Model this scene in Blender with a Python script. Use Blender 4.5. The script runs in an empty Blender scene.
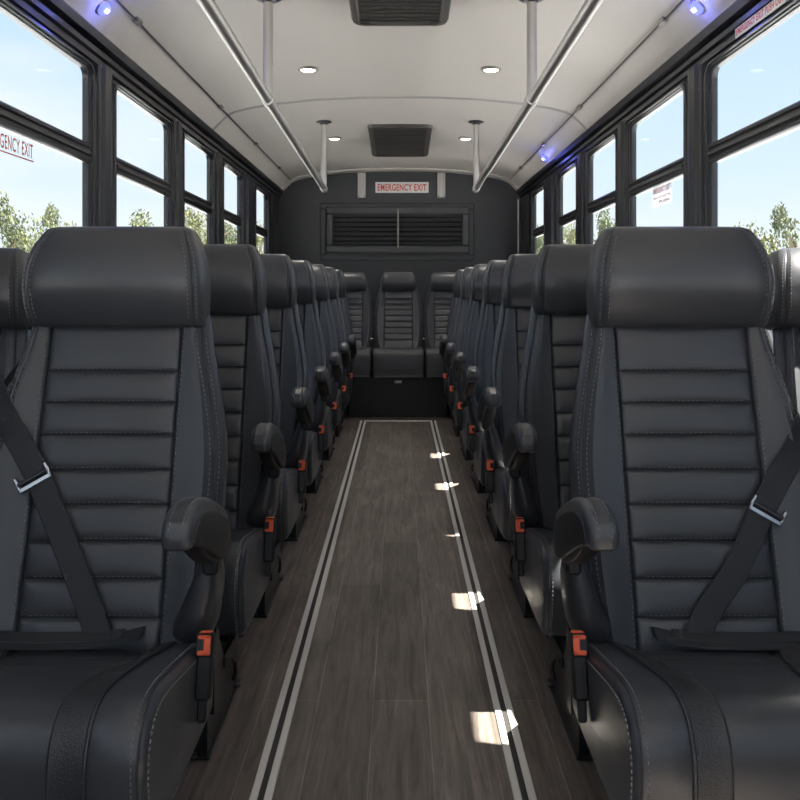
import bpy, math, random
from mathutils import Vector, Matrix
random.seed(7)
PI = math.pi
S = bpy.context.scene
C = bpy.data.collections.new('bus'); S.collection.children.link(C)
F = 860.0          # focal length in pixels of an 800 px frame
EYE = 0.95         # eye height over the bus floor

# ------------------------------------------------------------------ helpers
def lerp(a, b, t): return a + (b - a) * t
def interp(tab, x):
    if x <= tab[0][0]: return tab[0][1]
    for (a, va), (b, vb) in zip(tab, tab[1:]):
        if x <= b: return lerp(va, vb, (x - a) / (b - a))
    return tab[-1][1]
def smooth_interp(tab, x):
    if x <= tab[0][0]: return tab[0][1]
    if x >= tab[-1][0]: return tab[-1][1]
    for i in range(len(tab) - 1):
        if x <= tab[i + 1][0]:
            p1, p2 = tab[i], tab[i + 1]
            p0 = tab[i - 1] if i else p1; p3 = tab[i + 2] if i + 2 < len(tab) else p2
            h = p2[0] - p1[0]; t = (x - p1[0]) / h
            m1 = (p2[1] - p0[1]) / (p2[0] - p0[0]) * h; m2 = (p3[1] - p1[1]) / (p3[0] - p1[0]) * h
            t2, t3 = t * t, t * t * t
            return (2*t3-3*t2+1)*p1[1] + (t3-2*t2+t)*m1 + (-2*t3+3*t2)*p2[1] + (t3-t2)*m2
def sstep(a, b, x):
    t = max(0, min(1, (x - a) / (b - a))); return t * t * (3 - 2 * t)

class MB:
    def __init__(s): s.v = []; s.f = []; s.cut = []
    def quad(s, *idx): s.f.append(tuple(idx))
    def add(s, vs, fs):
        o = len(s.v); s.v += [tuple(p) for p in vs]; s.f += [tuple(i + o for i in f) for f in fs]
    def box(s, a, b, mat=None):
        x0, y0, z0 = a; x1, y1, z1 = b
        vs = [Vector(p) for p in ((x0,y0,z0),(x1,y0,z0),(x1,y1,z0),(x0,y1,z0),(x0,y0,z1),(x1,y0,z1),(x1,y1,z1),(x0,y1,z1))]
        if mat: vs = [mat @ p for p in vs]
        s.add(vs, [(0,3,2,1),(4,5,6,7),(0,1,5,4),(1,2,6,5),(2,3,7,6),(3,0,4,7)])
    def bbox(s, a, b, r=.004, mat=None):
        """box with chamfered edges"""
        c = [(a[i] + b[i]) / 2 for i in range(3)]; h = [abs(b[i] - a[i]) / 2 for i in range(3)]
        r = min(r, min(h) * .9)
        prof = []
        for sx, sy in ((-1,-1),(1,-1),(1,1),(-1,1)):
            p = [(sx*h[0], sy*(h[1]-r)), (sx*(h[0]-r), sy*h[1])]
            if sx * sy > 0: p = p[::-1] if False else p
            prof.append((sx, sy, p))
        ring = [(-(h[0]-r), -h[1]), ((h[0]-r), -h[1]), (h[0], -(h[1]-r)), (h[0], h[1]-r), (h[0]-r, h[1]), (-(h[0]-r), h[1]), (-h[0], h[1]-r), (-h[0], -(h[1]-r))]
        inner = [(max(-h[0]+r, min(h[0]-r, x)), max(-h[1]+r, min(h[1]-r, y))) for x, y in ring]
        rows = [[(x, y, -h[2]) for x, y in inner], [(x, y, -h[2]+r) for x, y in ring], [(x, y, h[2]-r) for x, y in ring], [(x, y, h[2]) for x, y in inner]]
        rows = [[Vector((p[0]+c[0], p[1]+c[1], p[2]+c[2])) for p in row] for row in rows]
        if mat: rows = [[mat @ p for p in row] for row in rows]
        s.loft(rows, True, True, True)
    def loft(s, rings, closed=True, cap0=False, cap1=False):
        o = len(s.v); n = len(rings[0])
        for r in rings: s.v += [tuple(p) for p in r]
        for i in range(len(rings) - 1):
            for j in range(n if closed else n - 1):
                k = (j + 1) % n
                s.f.append((o+i*n+j, o+i*n+k, o+(i+1)*n+k, o+(i+1)*n+j))
        if cap0: s.f.append(tuple(o + j for j in reversed(range(n))))
        if cap1: s.f.append(tuple(o + (len(rings)-1)*n + j for j in range(n)))
    def tube(s, pts, r, n=12, caps=True):
        pts = [Vector(p) for p in pts]; rings = []
        up = None
        for i, p in enumerate(pts):
            d = (pts[min(i+1, len(pts)-1)] - pts[max(i-1, 0)]).normalized()
            if up is None:
                up = Vector((0,0,1)) if abs(d.z) < .9 else Vector((0,1,0))
            a = d.cross(up).normalized(); b = a.cross(d).normalized(); up = b
            rr = r[i] if isinstance(r, (list, tuple)) else r
            rings.append([p + a*math.cos(2*PI*k/n)*rr + b*math.sin(2*PI*k/n)*rr for k in range(n)])
        s.loft(rings, True, caps, caps)
    def lathe(s, prof, c, axis='z', n=24, flip=1):
        """prof = [(r, t)]; spun about axis through c"""
        rings = []
        for r, t in prof:
            ring = []
            for k in range(n):
                a = 2*PI*k/n; x, y = r*math.cos(a), r*math.sin(a)
                p = {'z': (x, y, t), 'y': (x, t, y), 'x': (t, x, y)}[axis]
                ring.append(Vector(p) + Vector(c))
            rings.append(ring)
        s.loft(rings, True, True, True)
    def ribbon(s, pts, nrm, side, width, th):
        """flat strap: pts centre line, nrm outward normal per point, side across direction per point"""
        rings = []
        for p, nn, sd in zip(pts, nrm, side):
            p = Vector(p); nn = Vector(nn).normalized(); sd = Vector(sd).normalized()
            w = width/2
            rings.append([p - sd*w, p - sd*(w-.002) + nn*th, p + sd*(w-.002) + nn*th, p + sd*w, p + sd*(w-.002) - nn*th*.2, p - sd*(w-.002) - nn*th*.2])
        s.loft(rings, True, True, True)
    def slab(s, prof, u0, u1, r, steps=4, bump=None, usamples=None):
        """closed (v,h) outline extruded along u with its two rims rounded over radius r"""
        n = len(prof); nor = []
        area = sum(prof[i][0]*prof[(i+1)%n][1] - prof[(i+1)%n][0]*prof[i][1] for i in range(n))
        sg = 1 if area > 0 else -1
        for i in range(n):
            a = Vector(prof[i-1]); b = Vector(prof[(i+1) % n]); d = (b - a).normalized()
            nor.append(Vector((d.y, -d.x)) * sg)
        us = []
        for k in range(steps + 1):
            a = PI/2 * k/steps; us.append((u0 + r*(1-math.sin(a)) if False else u0 + r*(1-math.cos(a)), r*(1-math.sin(a))))
        mid = usamples or []
        us += [(m, 0) for m in mid]
        for k in range(steps, -1, -1):
            a = PI/2 * k/steps; us.append((u1 - r*(1-math.cos(a)), r*(1-math.sin(a))))
        rings = []
        for u, ins in us:
            ring = []
            for i in range(n):
                d = -ins + (bump(u, i, prof[i]) if bump else 0)
                q = Vector(prof[i]) + nor[i]*d
                ring.append((u, q.x, q.y))
            rings.append(ring)
        s.loft(rings, True, True, True)
    def stitch(s, pts, nrm, pitch=.0095, ln=.0058, w=.0017, h=.0012):
        s.cut.append((len(s.v), len(s.f)))
        pts = [Vector(p) for p in pts]; nrm = [Vector(q).normalized() for q in nrm]
        L = [0]
        for a, b in zip(pts, pts[1:]): L.append(L[-1] + (b-a).length)
        t = pitch/2; i = 0
        while t < L[-1]:
            while i < len(L) - 2 and L[i+1] < t: i += 1
            k = (t - L[i]) / max(1e-9, L[i+1] - L[i])
            p = pts[i].lerp(pts[i+1], k); nn = nrm[i].lerp(nrm[i+1], k).normalized()
            d = (pts[i+1] - pts[i]).normalized(); sd = d.cross(nn).normalized()
            a, b = d*ln/2, sd*w/2
            lo, hi = -nn*h*.6, nn*h
            s.add([p-a-b+lo, p+a-b+lo, p+a+b+lo, p-a+b+lo, p-a*.7-b*.6+hi, p+a*.7-b*.6+hi, p+a*.7+b*.6+hi, p-a*.7+b*.6+hi],
                  [(4,5,6,7),(0,1,5,4),(1,2,6,5),(2,3,7,6),(3,0,4,7)])
            t += pitch
    def seams(s):
        """one builder per stitched line"""
        out = []; ends = s.cut[1:] + [(len(s.v), len(s.f))]
        for (v0, f0), (v1, f1) in zip(s.cut, ends):
            m = MB(); m.v = s.v[v0:v1]; m.f = [tuple(i - v0 for i in f) for f in s.f[f0:f1]]; out.append(m)
        return out
    def mirror(s):
        s.v = [(-x, y, z) for x, y, z in s.v]; s.f = [tuple(reversed(f)) for f in s.f]; return s
    def mesh(s, name, mat, ang=38, recalc=True):
        me = bpy.data.meshes.new(name); me.from_pydata(s.v, [], s.f)
        if recalc:
            import bmesh
            bm = bmesh.new(); bm.from_mesh(me); bmesh.ops.recalc_face_normals(bm, faces=bm.faces); bm.to_mesh(me); bm.free()
        me.polygons.foreach_set('use_smooth', [True]*len(me.polygons))
        me.set_sharp_from_angle(angle=math.radians(ang))
        me.materials.append(mat); me.update(); return me
    def build(s, name, mat, parent=None, ang=38, recalc=True):
        return link(name, s.mesh(name, mat, ang, recalc), parent)

def link(name, me, parent=None):
    o = bpy.data.objects.new(name, me); C.objects.link(o)
    if parent: o.parent = parent
    return o
def empty(name, loc, label=None, cat=None, group=None):
    o = bpy.data.objects.new(name, None); C.objects.link(o); o.location = loc; o.empty_display_size = .1
    if label: tag(o, label, cat, group)
    return o
def tag(o, label, cat, group=None):
    o['label'] = label; o['category'] = cat
    if group: o['group'] = group
    return o
def structure(o): o['kind'] = 'structure'; return o
def copy_tree(o, parent=None):
    c = o.copy(); C.objects.link(c); c.parent = parent
    for ch in [q for q in o.children]: copy_tree(ch, c)
    return c
def smooth_closed(pts, per=4):
    n = len(pts); out = []
    for i in range(n):
        p0, p1, p2, p3 = (Vector(pts[(i+k-1) % n]) for k in range(4))
        for j in range(per):
            t = j/per
            out.append(tuple(.5*((2*p1) + (p2-p0)*t + (2*p0-5*p1+4*p2-p3)*t*t + (3*p1-p0-3*p2+p3)*t**3)))
    return out

# ------------------------------------------------------------------ materials
def mat(name, col, rough=.5, metal=0, spec=.5, bump=None, noise=None, emit=None, estr=0, coat=0):
    m = bpy.data.materials.new(name); m.use_nodes = True
    nt = m.node_tree; b = nt.nodes['Principled BSDF']
    b.inputs['Base Color'].default_value = (*col, 1); b.inputs['Roughness'].default_value = rough
    b.inputs['Metallic'].default_value = metal; b.inputs['Specular IOR Level'].default_value = spec
    if coat: b.inputs['Coat Weight'].default_value = coat; b.inputs['Coat Roughness'].default_value = .2
    if emit: b.inputs['Emission Color'].default_value = (*emit, 1); b.inputs['Emission Strength'].default_value = estr
    tc = nt.nodes.new('ShaderNodeTexCoord')
    if noise:
        sc, lo, hi = noise
        n = nt.nodes.new('ShaderNodeTexNoise'); n.inputs['Scale'].default_value = sc; n.inputs['Detail'].default_value = 5
        nt.links.new(tc.outputs['Object'], n.inputs['Vector'])
        r = nt.nodes.new('ShaderNodeMapRange'); r.inputs['From Min'].default_value = .3; r.inputs['From Max'].default_value = .7
        r.inputs['To Min'].default_value = lo; r.inputs['To Max'].default_value = hi
        nt.links.new(n.outputs['Fac'], r.inputs['Value']); nt.links.new(r.outputs['Result'], b.inputs['Roughness'])
    if bump:
        kind, sc, st, dist = bump
        if kind == 'grain':
            n = nt.nodes.new('ShaderNodeTexVoronoi'); n.inputs['Scale'].default_value = sc; out = n.outputs['Distance']
        else:
            n = nt.nodes.new('ShaderNodeTexNoise'); n.inputs['Scale'].default_value = sc; n.inputs['Detail'].default_value = 4; out = n.outputs['Fac']
        nt.links.new(tc.outputs['Object'], n.inputs['Vector'])
        bp = nt.nodes.new('ShaderNodeBump'); bp.inputs['Strength'].default_value = st; bp.inputs['Distance'].default_value = dist
        nt.links.new(out, bp.inputs['Height']); nt.links.new(bp.outputs['Normal'], b.inputs['Normal'])
    return m

LEATHER = mat('black leather', (.055, .058, .067), .34, spec=.6, bump=('grain', 420, .22, .0006), noise=(9, .29, .38))
LEATHER_SMOOTH = mat('smooth black vinyl', (.045, .046, .052), .30, spec=.5, bump=('noise', 14, .25, .01))
LEATHER_BAND = mat('textured leather band', (.038, .040, .046), .45, bump=('grain', 300, .6, .001))
THREAD = mat('grey thread', (.20, .20, .21), .7)
PLASTIC = mat('black plastic', (.014, .014, .016), .45, bump=('noise', 300, .1, .0005))
BLACK_METAL = mat('black powder coated steel', (.012, .012, .013), .32, spec=.5, bump=('noise', 200, .05, .0005))
BOLT = mat('dark bolt steel', (.10, .10, .11), .3, metal=.8, bump=('noise', 60, .05, .0005))
WEB = mat('seat belt webbing', (.034, .036, .042), .6, bump=('grain', 600, .5, .0008))
STEEL = mat('brushed steel', (.52, .50, .475), .42, metal=1, bump=('noise', 6, .02, .0005))
CHROME = mat('polished latch steel', (.68, .68, .70), .22, metal=1, bump=('noise', 30, .03, .0005))
RED = mat('red release button', (.95, .14, .055), .35, bump=('noise', 80, .05, .0005))
CEIL = mat('warm white ceiling panel', (.63, .592, .55), .42, spec=.35, bump=('noise', 5, .05, .01))
CEIL_TRIM = mat('ceiling joint trim', (.36, .345, .33), .5, bump=('noise', 40, .05, .001))
WALL = mat('dark grey wall laminate', (.034, .037, .041), .42, bump=('noise', 250, .2, .0006))
FRAME = mat('black window aluminium', (.012, .0135, .017), .32, spec=.5, bump=('noise', 100, .04, .0005))
RUBBER = mat('window rubber', (.006, .006, .007), .55, bump=('noise', 100, .1, .0005))
VENT = mat('brown grey vent plastic', (.065, .058, .052), .5, bump=('noise', 160, .15, .0006))
VENT_DARK = mat('dark vent mesh', (.030, .027, .025), .6, bump=('noise', 160, .15, .0006))
LOUVRE = mat('charcoal louvre', (.060, .062, .066), .42, bump=('noise', 160, .1, .0006))
LOUVRE_SHADE = mat('painted shade behind louvre', (.004, .004, .004), .8, bump=('noise', 30, .1, .001))
STRIP = mat('pale aluminium floor strip', (.76, .74, .71), .45, metal=.1, bump=('noise', 90, .1, .0006))
STRIP_GAP = mat('strip groove rubber', (.03, .028, .027), .6, bump=('noise', 90, .1, .0006))
SIGN_WHITE = mat('sign white', (.78, .76, .73), .5, bump=('noise', 30, .02, .001))
SIGN_RED = mat('sign red', (.62, .055, .03), .5, bump=('noise', 30, .02, .001))
LAMP = mat('warm lamp lens', (.9, .88, .8), .4, emit=(1, .90, .74), estr=9, bump=('noise', 60, .05, .001))
LAMP_RING = mat('lamp bezel', (.30, .28, .25), .35, metal=.7, bump=('noise', 60, .05, .001))
BLUE = mat('blue lamp lens', (.05, .06, .8), .3, emit=(.06, .07, 1.0), estr=3.2, bump=('noise', 60, .05, .001))
BLUE_CORE = mat('blue lamp core', (.5, .6, 1), .3, emit=(.45, .5, 1.0), estr=7, bump=('noise', 60, .05, .001))
BARK = mat('tree bark', (.10, .075, .05), .85, bump=('noise', 20, .6, .02))

def glass_mat():
    m = bpy.data.materials.new('window glass'); m.use_nodes = True; nt = m.node_tree; nt.nodes.clear()
    out = nt.nodes.new('ShaderNodeOutputMaterial'); mix = nt.nodes.new('ShaderNodeMixShader')
    tr = nt.nodes.new('ShaderNodeBsdfTransparent'); gl = nt.nodes.new('ShaderNodeBsdfGlossy')
    tr.inputs['Color'].default_value = (.95, .97, .97, 1); gl.inputs['Roughness'].default_value = .03
    fr = nt.nodes.new('ShaderNodeLayerWeight'); fr.inputs['Blend'].default_value = .12
    mu = nt.nodes.new('ShaderNodeMath'); mu.operation = 'MULTIPLY'; mu.inputs[1].default_value = .04
    nt.links.new(fr.outputs['Facing'], mu.inputs[0]); nt.links.new(mu.outputs[0], mix.inputs[0])
    nt.links.new(tr.outputs[0], mix.inputs[1]); nt.links.new(gl.outputs[0], mix.inputs[2]); nt.links.new(mix.outputs[0], out.inputs[0])
    return m
GLASS = glass_mat()
FILM = glass_mat(); FILM.name = 'milky sticker film'
_b = FILM.node_tree.nodes.new('ShaderNodeBsdfDiffuse'); _b.inputs['Color'].default_value = (.85, .83, .83, 1)
_t = FILM.node_tree.nodes.new('ShaderNodeBsdfTranslucent'); _t.inputs['Color'].default_value = (.85, .83, .83, 1)
_a = FILM.node_tree.nodes.new('ShaderNodeMixShader'); _m = [n for n in FILM.node_tree.nodes if n.type == 'MIX_SHADER' and n != _a][0]; _c = FILM.node_tree.nodes.new('ShaderNodeMixShader')
FILM.node_tree.links.new(_b.outputs[0], _a.inputs[1]); FILM.node_tree.links.new(_t.outputs[0], _a.inputs[2])
FILM.node_tree.links.new(_m.outputs[0], _c.inputs[1]); FILM.node_tree.links.new(_a.outputs[0], _c.inputs[2]); _c.inputs[0].default_value = .07
FILM.node_tree.links.new(_c.outputs[0], [n for n in FILM.node_tree.nodes if n.type == 'OUTPUT_MATERIAL'][0].inputs[0])

def floor_mat():
    m = bpy.data.materials.new('grey brown wood planks'); m.use_nodes = True; nt = m.node_tree; N = nt.nodes; L = nt.links
    b = N['Principled BSDF']; tc = N.new('ShaderNodeTexCoord')
    mp = N.new('ShaderNodeMapping'); mp.inputs['Rotation'].default_value = (0, 0, PI/2); mp.inputs['Location'].default_value = (0.30, .061, 0)
    L.new(tc.outputs['Object'], mp.inputs['Vector'])
    br = N.new('ShaderNodeTexBrick'); br.offset = .37; br.offset_frequency = 2; br.squash = 1
    br.inputs['Scale'].default_value = 1; br.inputs['Brick Width'].default_value = 1.22; br.inputs['Row Height'].default_value = .126
    br.inputs['Mortar Size'].default_value = .0014; br.inputs['Mortar Smooth'].default_value = .3; br.inputs['Bias'].default_value = 0
    br.inputs['Color1'].default_value = (.128, .107, .092, 1); br.inputs['Color2'].default_value = (.190, .160, .139, 1); br.inputs['Mortar'].default_value = (.28, .24, .21, 1)
    L.new(mp.outputs[0], br.inputs['Vector'])
    st = N.new('ShaderNodeMapping'); st.inputs['Scale'].default_value = (34, 2.2, 30); L.new(tc.outputs['Object'], st.inputs['Vector'])
    ns = N.new('ShaderNodeTexNoise'); ns.inputs['Scale'].default_value = 1.6; ns.inputs['Detail'].default_value = 9; ns.inputs['Roughness'].default_value = .68; ns.inputs['Distortion'].default_value = .9
    L.new(st.outputs[0], ns.inputs['Vector'])
    r1 = N.new('ShaderNodeMapRange'); r1.inputs['From Min'].default_value = .3; r1.inputs['From Max'].default_value = .72; r1.inputs['To Min'].default_value = .45; r1.inputs['To Max'].default_value = 1.5
    L.new(ns.outputs['Fac'], r1.inputs['Value'])
    n2 = N.new('ShaderNodeTexNoise'); n2.inputs['Scale'].default_value = 3.2; n2.inputs['Detail'].default_value = 4
    s2 = N.new('ShaderNodeMapping'); s2.inputs['Scale'].default_value = (2.2, 1, 1); L.new(tc.outputs['Object'], s2.inputs['Vector']); L.new(s2.outputs[0], n2.inputs['Vector'])
    r2 = N.new('ShaderNodeMapRange'); r2.inputs['From Min'].default_value = .3; r2.inputs['From Max'].default_value = .7; r2.inputs['To Min'].default_value = .74; r2.inputs['To Max'].default_value = 1.18
    L.new(n2.outputs['Fac'], r2.inputs['Value'])
    mm = N.new('ShaderNodeMath'); mm.operation = 'MULTIPLY'; L.new(r1.outputs[0], mm.inputs[0]); L.new(r2.outputs[0], mm.inputs[1])
    vm = N.new('ShaderNodeVectorMath'); vm.operation = 'SCALE'; L.new(br.outputs['Color'], vm.inputs[0]); L.new(mm.outputs[0], vm.inputs['Scale'])
    L.new(vm.outputs[0], b.inputs['Base Color'])
    b.inputs['Roughness'].default_value = .5; b.inputs['Specular IOR Level'].default_value = .4
    bp = N.new('ShaderNodeBump'); bp.inputs['Strength'].default_value = .25; bp.inputs['Distance'].default_value = .001
    L.new(ns.outputs['Fac'], bp.inputs['Height']); L.new(bp.outputs[0], b.inputs['Normal'])
    return m
FLOOR = floor_mat()

def leaf_mat(name, c1, c2):
    m = bpy.data.materials.new(name); m.use_nodes = True; nt = m.node_tree; b = nt.nodes['Principled BSDF']
    tc = nt.nodes.new('ShaderNodeTexCoord'); n = nt.nodes.new('ShaderNodeTexNoise'); n.inputs['Scale'].default_value = 2.3
    nt.links.new(tc.outputs['Object'], n.inputs['Vector'])
    r = nt.nodes.new('ShaderNodeValToRGB'); r.color_ramp.elements[0].color = (*c1, 1); r.color_ramp.elements[1].color = (*c2, 1)
    r.color_ramp.elements[0].position = .35; r.color_ramp.elements[1].position = .65
    nt.links.new(n.outputs['Fac'], r.inputs['Fac']); nt.links.new(r.outputs[0], b.inputs['Base Color']); b.inputs['Roughness'].default_value = .7
    return m
LEAF_A = leaf_mat('pale green leaves', (.060, .078, .032), (.12, .135, .06))
LEAF_B = leaf_mat('yellow green leaves', (.085, .095, .035), (.15, .155, .065))

def ground_mat():
    m = bpy.data.materials.new('pale bounce paving'); m.use_nodes = True; nt = m.node_tree; b = nt.nodes['Principled BSDF']
    tc = nt.nodes.new('ShaderNodeTexCoord'); n = nt.nodes.new('ShaderNodeTexNoise'); n.inputs['Scale'].default_value = .8; n.inputs['Detail'].default_value = 6
    nt.links.new(tc.outputs['Object'], n.inputs['Vector'])
    r = nt.nodes.new('ShaderNodeValToRGB'); r.color_ramp.elements[0].color = (.42, .43, .45, 1); r.color_ramp.elements[1].color = (.54, .55, .58, 1)
    nt.links.new(n.outputs['Fac'], r.inputs['Fac']); nt.links.new(r.outputs[0], b.inputs['Base Color']); b.inputs['Roughness'].default_value = .9
    return m
GROUND = ground_mat()  # pale tone chosen to bounce sunlight up onto the ceiling

# ------------------------------------------------------------------ the bus shell
XW = 1.20            # window plane
ZR = 8.46            # rear wall
Y0 = -1.7            # where the side walls start
def dip(y): return .03 - .008*(y - 2.9)          # the roof line falls a little to the rear

mb = MB(); mb.box((-1.32, -1.76, -.06), (1.32, ZR + .1, 0)); structure(mb.build('floor', FLOOR))

# ceiling: a shallow vault with a flat cove each side
SEC = [(0, 1.155), (.25, 1.152), (.5, 1.14), (.75, 1.115), (.92, 1.088), (1.02, 1.062), (1.065, 1.040), (1.10, 1.005), (1.165, .940)]
def ceil_h(x): return interp(SEC, abs(x))
mb = MB(); rings = []
xs = [-p[0] for p in SEC[::-1]] + [p[0] for p in SEC[1:]]
for y in (-1.76, 0, 1.5, 3, 5, 7, ZR + .05):
    rings.append([(x, y, EYE + ceil_h(x) + dip(y)) for x in xs] + [(x, y, EYE + ceil_h(x) + dip(y) + .05) for x in reversed(xs)])
mb.loft(rings, True, True, True); structure(mb.build('ceiling', CEIL, ang=25))

mb = MB()            # joint between two roof panels
rings = []
for y, d in ((5.28, 0), (5.285, .006), (5.315, .006), (5.32, 0)):
    rings.append([(x, y, EYE + ceil_h(x) + dip(y) - d) for x in xs])
mb.loft(rings, False); structure(mb.build('trim_1', CEIL_TRIM, recalc=False))
mb = MB(); rings = []
for y, d in ((8.30, 0), (8.305, .012), (8.44, .016)):
    rings.append([(x, y, EYE + ceil_h(x) + dip(y) - d) for x in xs])
mb.loft(rings, False); structure(mb.build('trim_2', CEIL, recalc=False))

# rear wall
mb = MB(); mb.box((-1.30, ZR, 0), (1.30, ZR + .06, 2.2)); structure(mb.build('wall_rear', WALL))
# unseen front, added to shape light on the seats: bulkhead below, windscreen opening above
mb = MB(); mb.box((-1.30, -1.78, 0), (1.30, -1.70, .45)); mb.box((-1.30, -1.78, 1.92), (1.30, -1.70, 2.2))
mb.box((-1.30, -1.78, .45), (-1.12, -1.70, 1.92)); mb.box((1.12, -1.78, .45), (1.30, -1.70, 1.92)); structure(mb.build('wall_front', WALL))

# panes: (front y, back y), sill / bar / head heights over the floor
PANES = [(-1.35, -.22), (.02, 1.04), (1.78, 1.945), (2.43, 3.28), (3.596, 4.41), (4.723, 5.39), (5.78, 6.39), (7.07, 7.64)]  # the frontmost panes are unseen, added and sized to admit daylight and sun
SILL = .82
def head(y): return EYE + .832 - .0068*(y - 2.6)
def bar(y): return EYE + .513 - .0095*(y - 2.6)

def rr_loop(y0, y1, z0a, z0b, z1a, z1b, r, n=6):
    """rounded rectangle in the (y,z) plane; lower and upper edge may tilt"""
    pts = []
    for (cy, cz, a0) in ((y1, 1, 0), (y0, 1, 90), (y0, 0, 180), (y1, 0, 270)):
        for k in range(n + 1):
            a = math.radians(a0 + 90*k/n)
            yy = (cy - r if cy == y1 else cy + r) + r*math.cos(a)
            t = (yy - y0)/(y1 - y0)
            lo, hi = lerp(z0a, z0b, t), lerp(z1a, z1b, t)
            zz = (hi - r if cz else lo + r) + r*math.sin(a)
            pts.append((yy, zz))
    return pts

for side, sx in (('left', -1), ('right', 1)):
    # wall skin: boxes round the window openings, joined as one wall
    mb = MB()
    xi, xo = sx*(XW - .004), sx*(XW + .012)
    mb.box((min(xi, xo) if sx > 0 else xo, Y0, 0), (xo if sx > 0 else max(xi, xo), ZR, SILL - .045))
    edges = [Y0] + [e for p in PANES for e in (p[0] - .05, p[1] + .05)] + [ZR]
    for i in range(0, len(edges), 2):
        a, b = edges[i], edges[i+1]
        mb.box((min(xi, xo), a, SILL - .045), (max(xi, xo), b, 1.86))
    for (a, b) in PANES:
        mb.box((min(xi, xo), a - .05, head(a) + .04), (max(xi, xo), b + .05, 1.90))
    structure(mb.build('wall_' + side, FRAME))
    # header above the windows: a sloped black panel with grooves
    mb = MB(); rings = []
    prof = [(1.20, .862), (1.178, .866), (1.176, .884), (1.188, .888), (1.188, .898), (1.172, .902), (1.170, .918), (1.182, .921), (1.180, .930), (1.150, .936), (1.138, .962), (1.165, .990), (1.215, .98)]
    for y in (Y0, 1, 3, 5, 7, ZR):
        rings.append([(sx*px, y, EYE + pz - .006*(y - 2.6) + .004) for px, pz in prof])
    mb.loft(rings, True, True, True); structure(mb.build('trim_3' if sx < 0 else 'trim_4', FRAME, ang=20))
    # sill ledge
    mb = MB(); mb.bbox((min(sx*1.165, sx*1.215), Y0, SILL - .075), (max(sx*1.165, sx*1.215), ZR, SILL - .05), .006)
    structure(mb.build('trim_5' if sx < 0 else 'trim_6', FRAME))
    # lower skirting
    mb = MB(); mb.bbox((min(sx*1.175, sx*1.2), Y0, 0), (max(sx*1.175, sx*1.2), ZR, .09), .006)
    structure(mb.build('baseboard_' + side, RUBBER))
    # windows
    for wi, (a, b) in enumerate(PANES):
        num = wi + 1 if sx < 0 else wi + 1 + len(PANES)
        mb = MB(); rings = []
        # (outset from the pane edge, how far it stands into the bus)
        for out, dep in ((.075, .004), (.075, .016), (.066, .022), (.062, .015), (.054, .015), (.050, .024), (.032, .026), (.028, .018), (.016, .018), (.012, .012), (.001, .010), (.0, .006), (.0, -.012)):
            lp = rr_loop(a - out, b + out, SILL - out*.6, SILL - out*.6, head(a) + out*.5, head(b) + out*.5, .035 + out*.6)
            rings.append([(sx*(XW - dep), y, z) for y, z in lp])
        mb.loft(rings, True)
        fr = structure(mb.build('window_%d' % num, FRAME, ang=25))
        # mullion posts either side with a ridged face
        mb = MB(); rings = []
        for dz, dep in ((.036, .0), (.036, .016), (.028, .021), (.020, .021), (.016, .013), (.008, .013), (.004, .024), (-.008, .026), (-.012, .015), (-.020, .015), (-.024, .020), (-.034, .018), (-.038, .010), (-.038, -.01)):
            rings.append([(sx*(XW - dep), y, bar(y) + dz) for y in (a - .012, b + .012)])
        mb.loft([[r[0] for r in rings], [r[1] for r in rings]], True, True, True)
        mb.build('sash_bar', FRAME, fr, ang=20)
        for (lo, hi, nm) in ((lambda y: bar(y), lambda y: head(y), 'upper'), (lambda y: SILL, lambda y: bar(y), 'lower')):
            mb = MB(); x = sx*(XW - .006)
            vs = [(x, a, lo(a)), (x, b, lo(b)), (x, b, hi(b)), (x, a, hi(a))]
            x2 = sx*(XW - .002)
            vs += [(x2, p[1], p[2]) for p in vs]
            mb.add(vs, [(0,1,2,3),(7,6,5,4),(0,4,5,1),(1,5,6,2),(2,6,7,3),(3,7,4,0)])
            mb.build('pane', GLASS, fr)
    # pillars between windows, ridged
    tn = 7 if sx < 0 else 20
    for i in range(len(PANES)):
        a = PANES[i][1] + .075; b = PANES[i+1][0] - .075 if i + 1 < len(PANES) else ZR - .05
        mb = MB(); w = b - a; rings = []
        for t, dep in ((0, .004), (.02, .022), (.16, .026), (.20, .014), (.28, .014), (.32, .034), (.62, .038), (.66, .024), (.74, .024), (.78, .030), (.98, .024), (1, .004)):
            rings.append([(sx*(XW - dep), a + w*t, z) for z in (SILL - .05, head(a) + .05)])
        mb.loft(rings, False); structure(mb.build('trim_%d' % tn, FRAME, ang=20)); tn += 1

# slim pale strip in the right rear corner
mb = MB(); mb.bbox((1.150, ZR - .06, 1.0), (1.162, ZR - .045, 1.80), .002); structure(mb.build('trim_40', STRIP))

# aisle floor strips
for k, x in enumerate((-.258, .232)):
    mb = MB()
    mb.bbox((x - .021, .4, -.002), (x - .006, 6.06, .0035), .0015); mb.bbox((x + .006, .4, -.002), (x + .021, 6.06, .0035), .0015)
    o = structure(mb.build('trim_%d' % (31 + k), STRIP))
    mb = MB(); mb.box((x - .006, .4, -.002), (x + .006, 6.06, .001)); mb.build('groove', STRIP_GAP, o)
mb = MB(); mb.bbox((-.237, 6.030, -.002), (.211, 6.060, .0035), .0015)
structure(mb.build('trim_33', STRIP))

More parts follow.
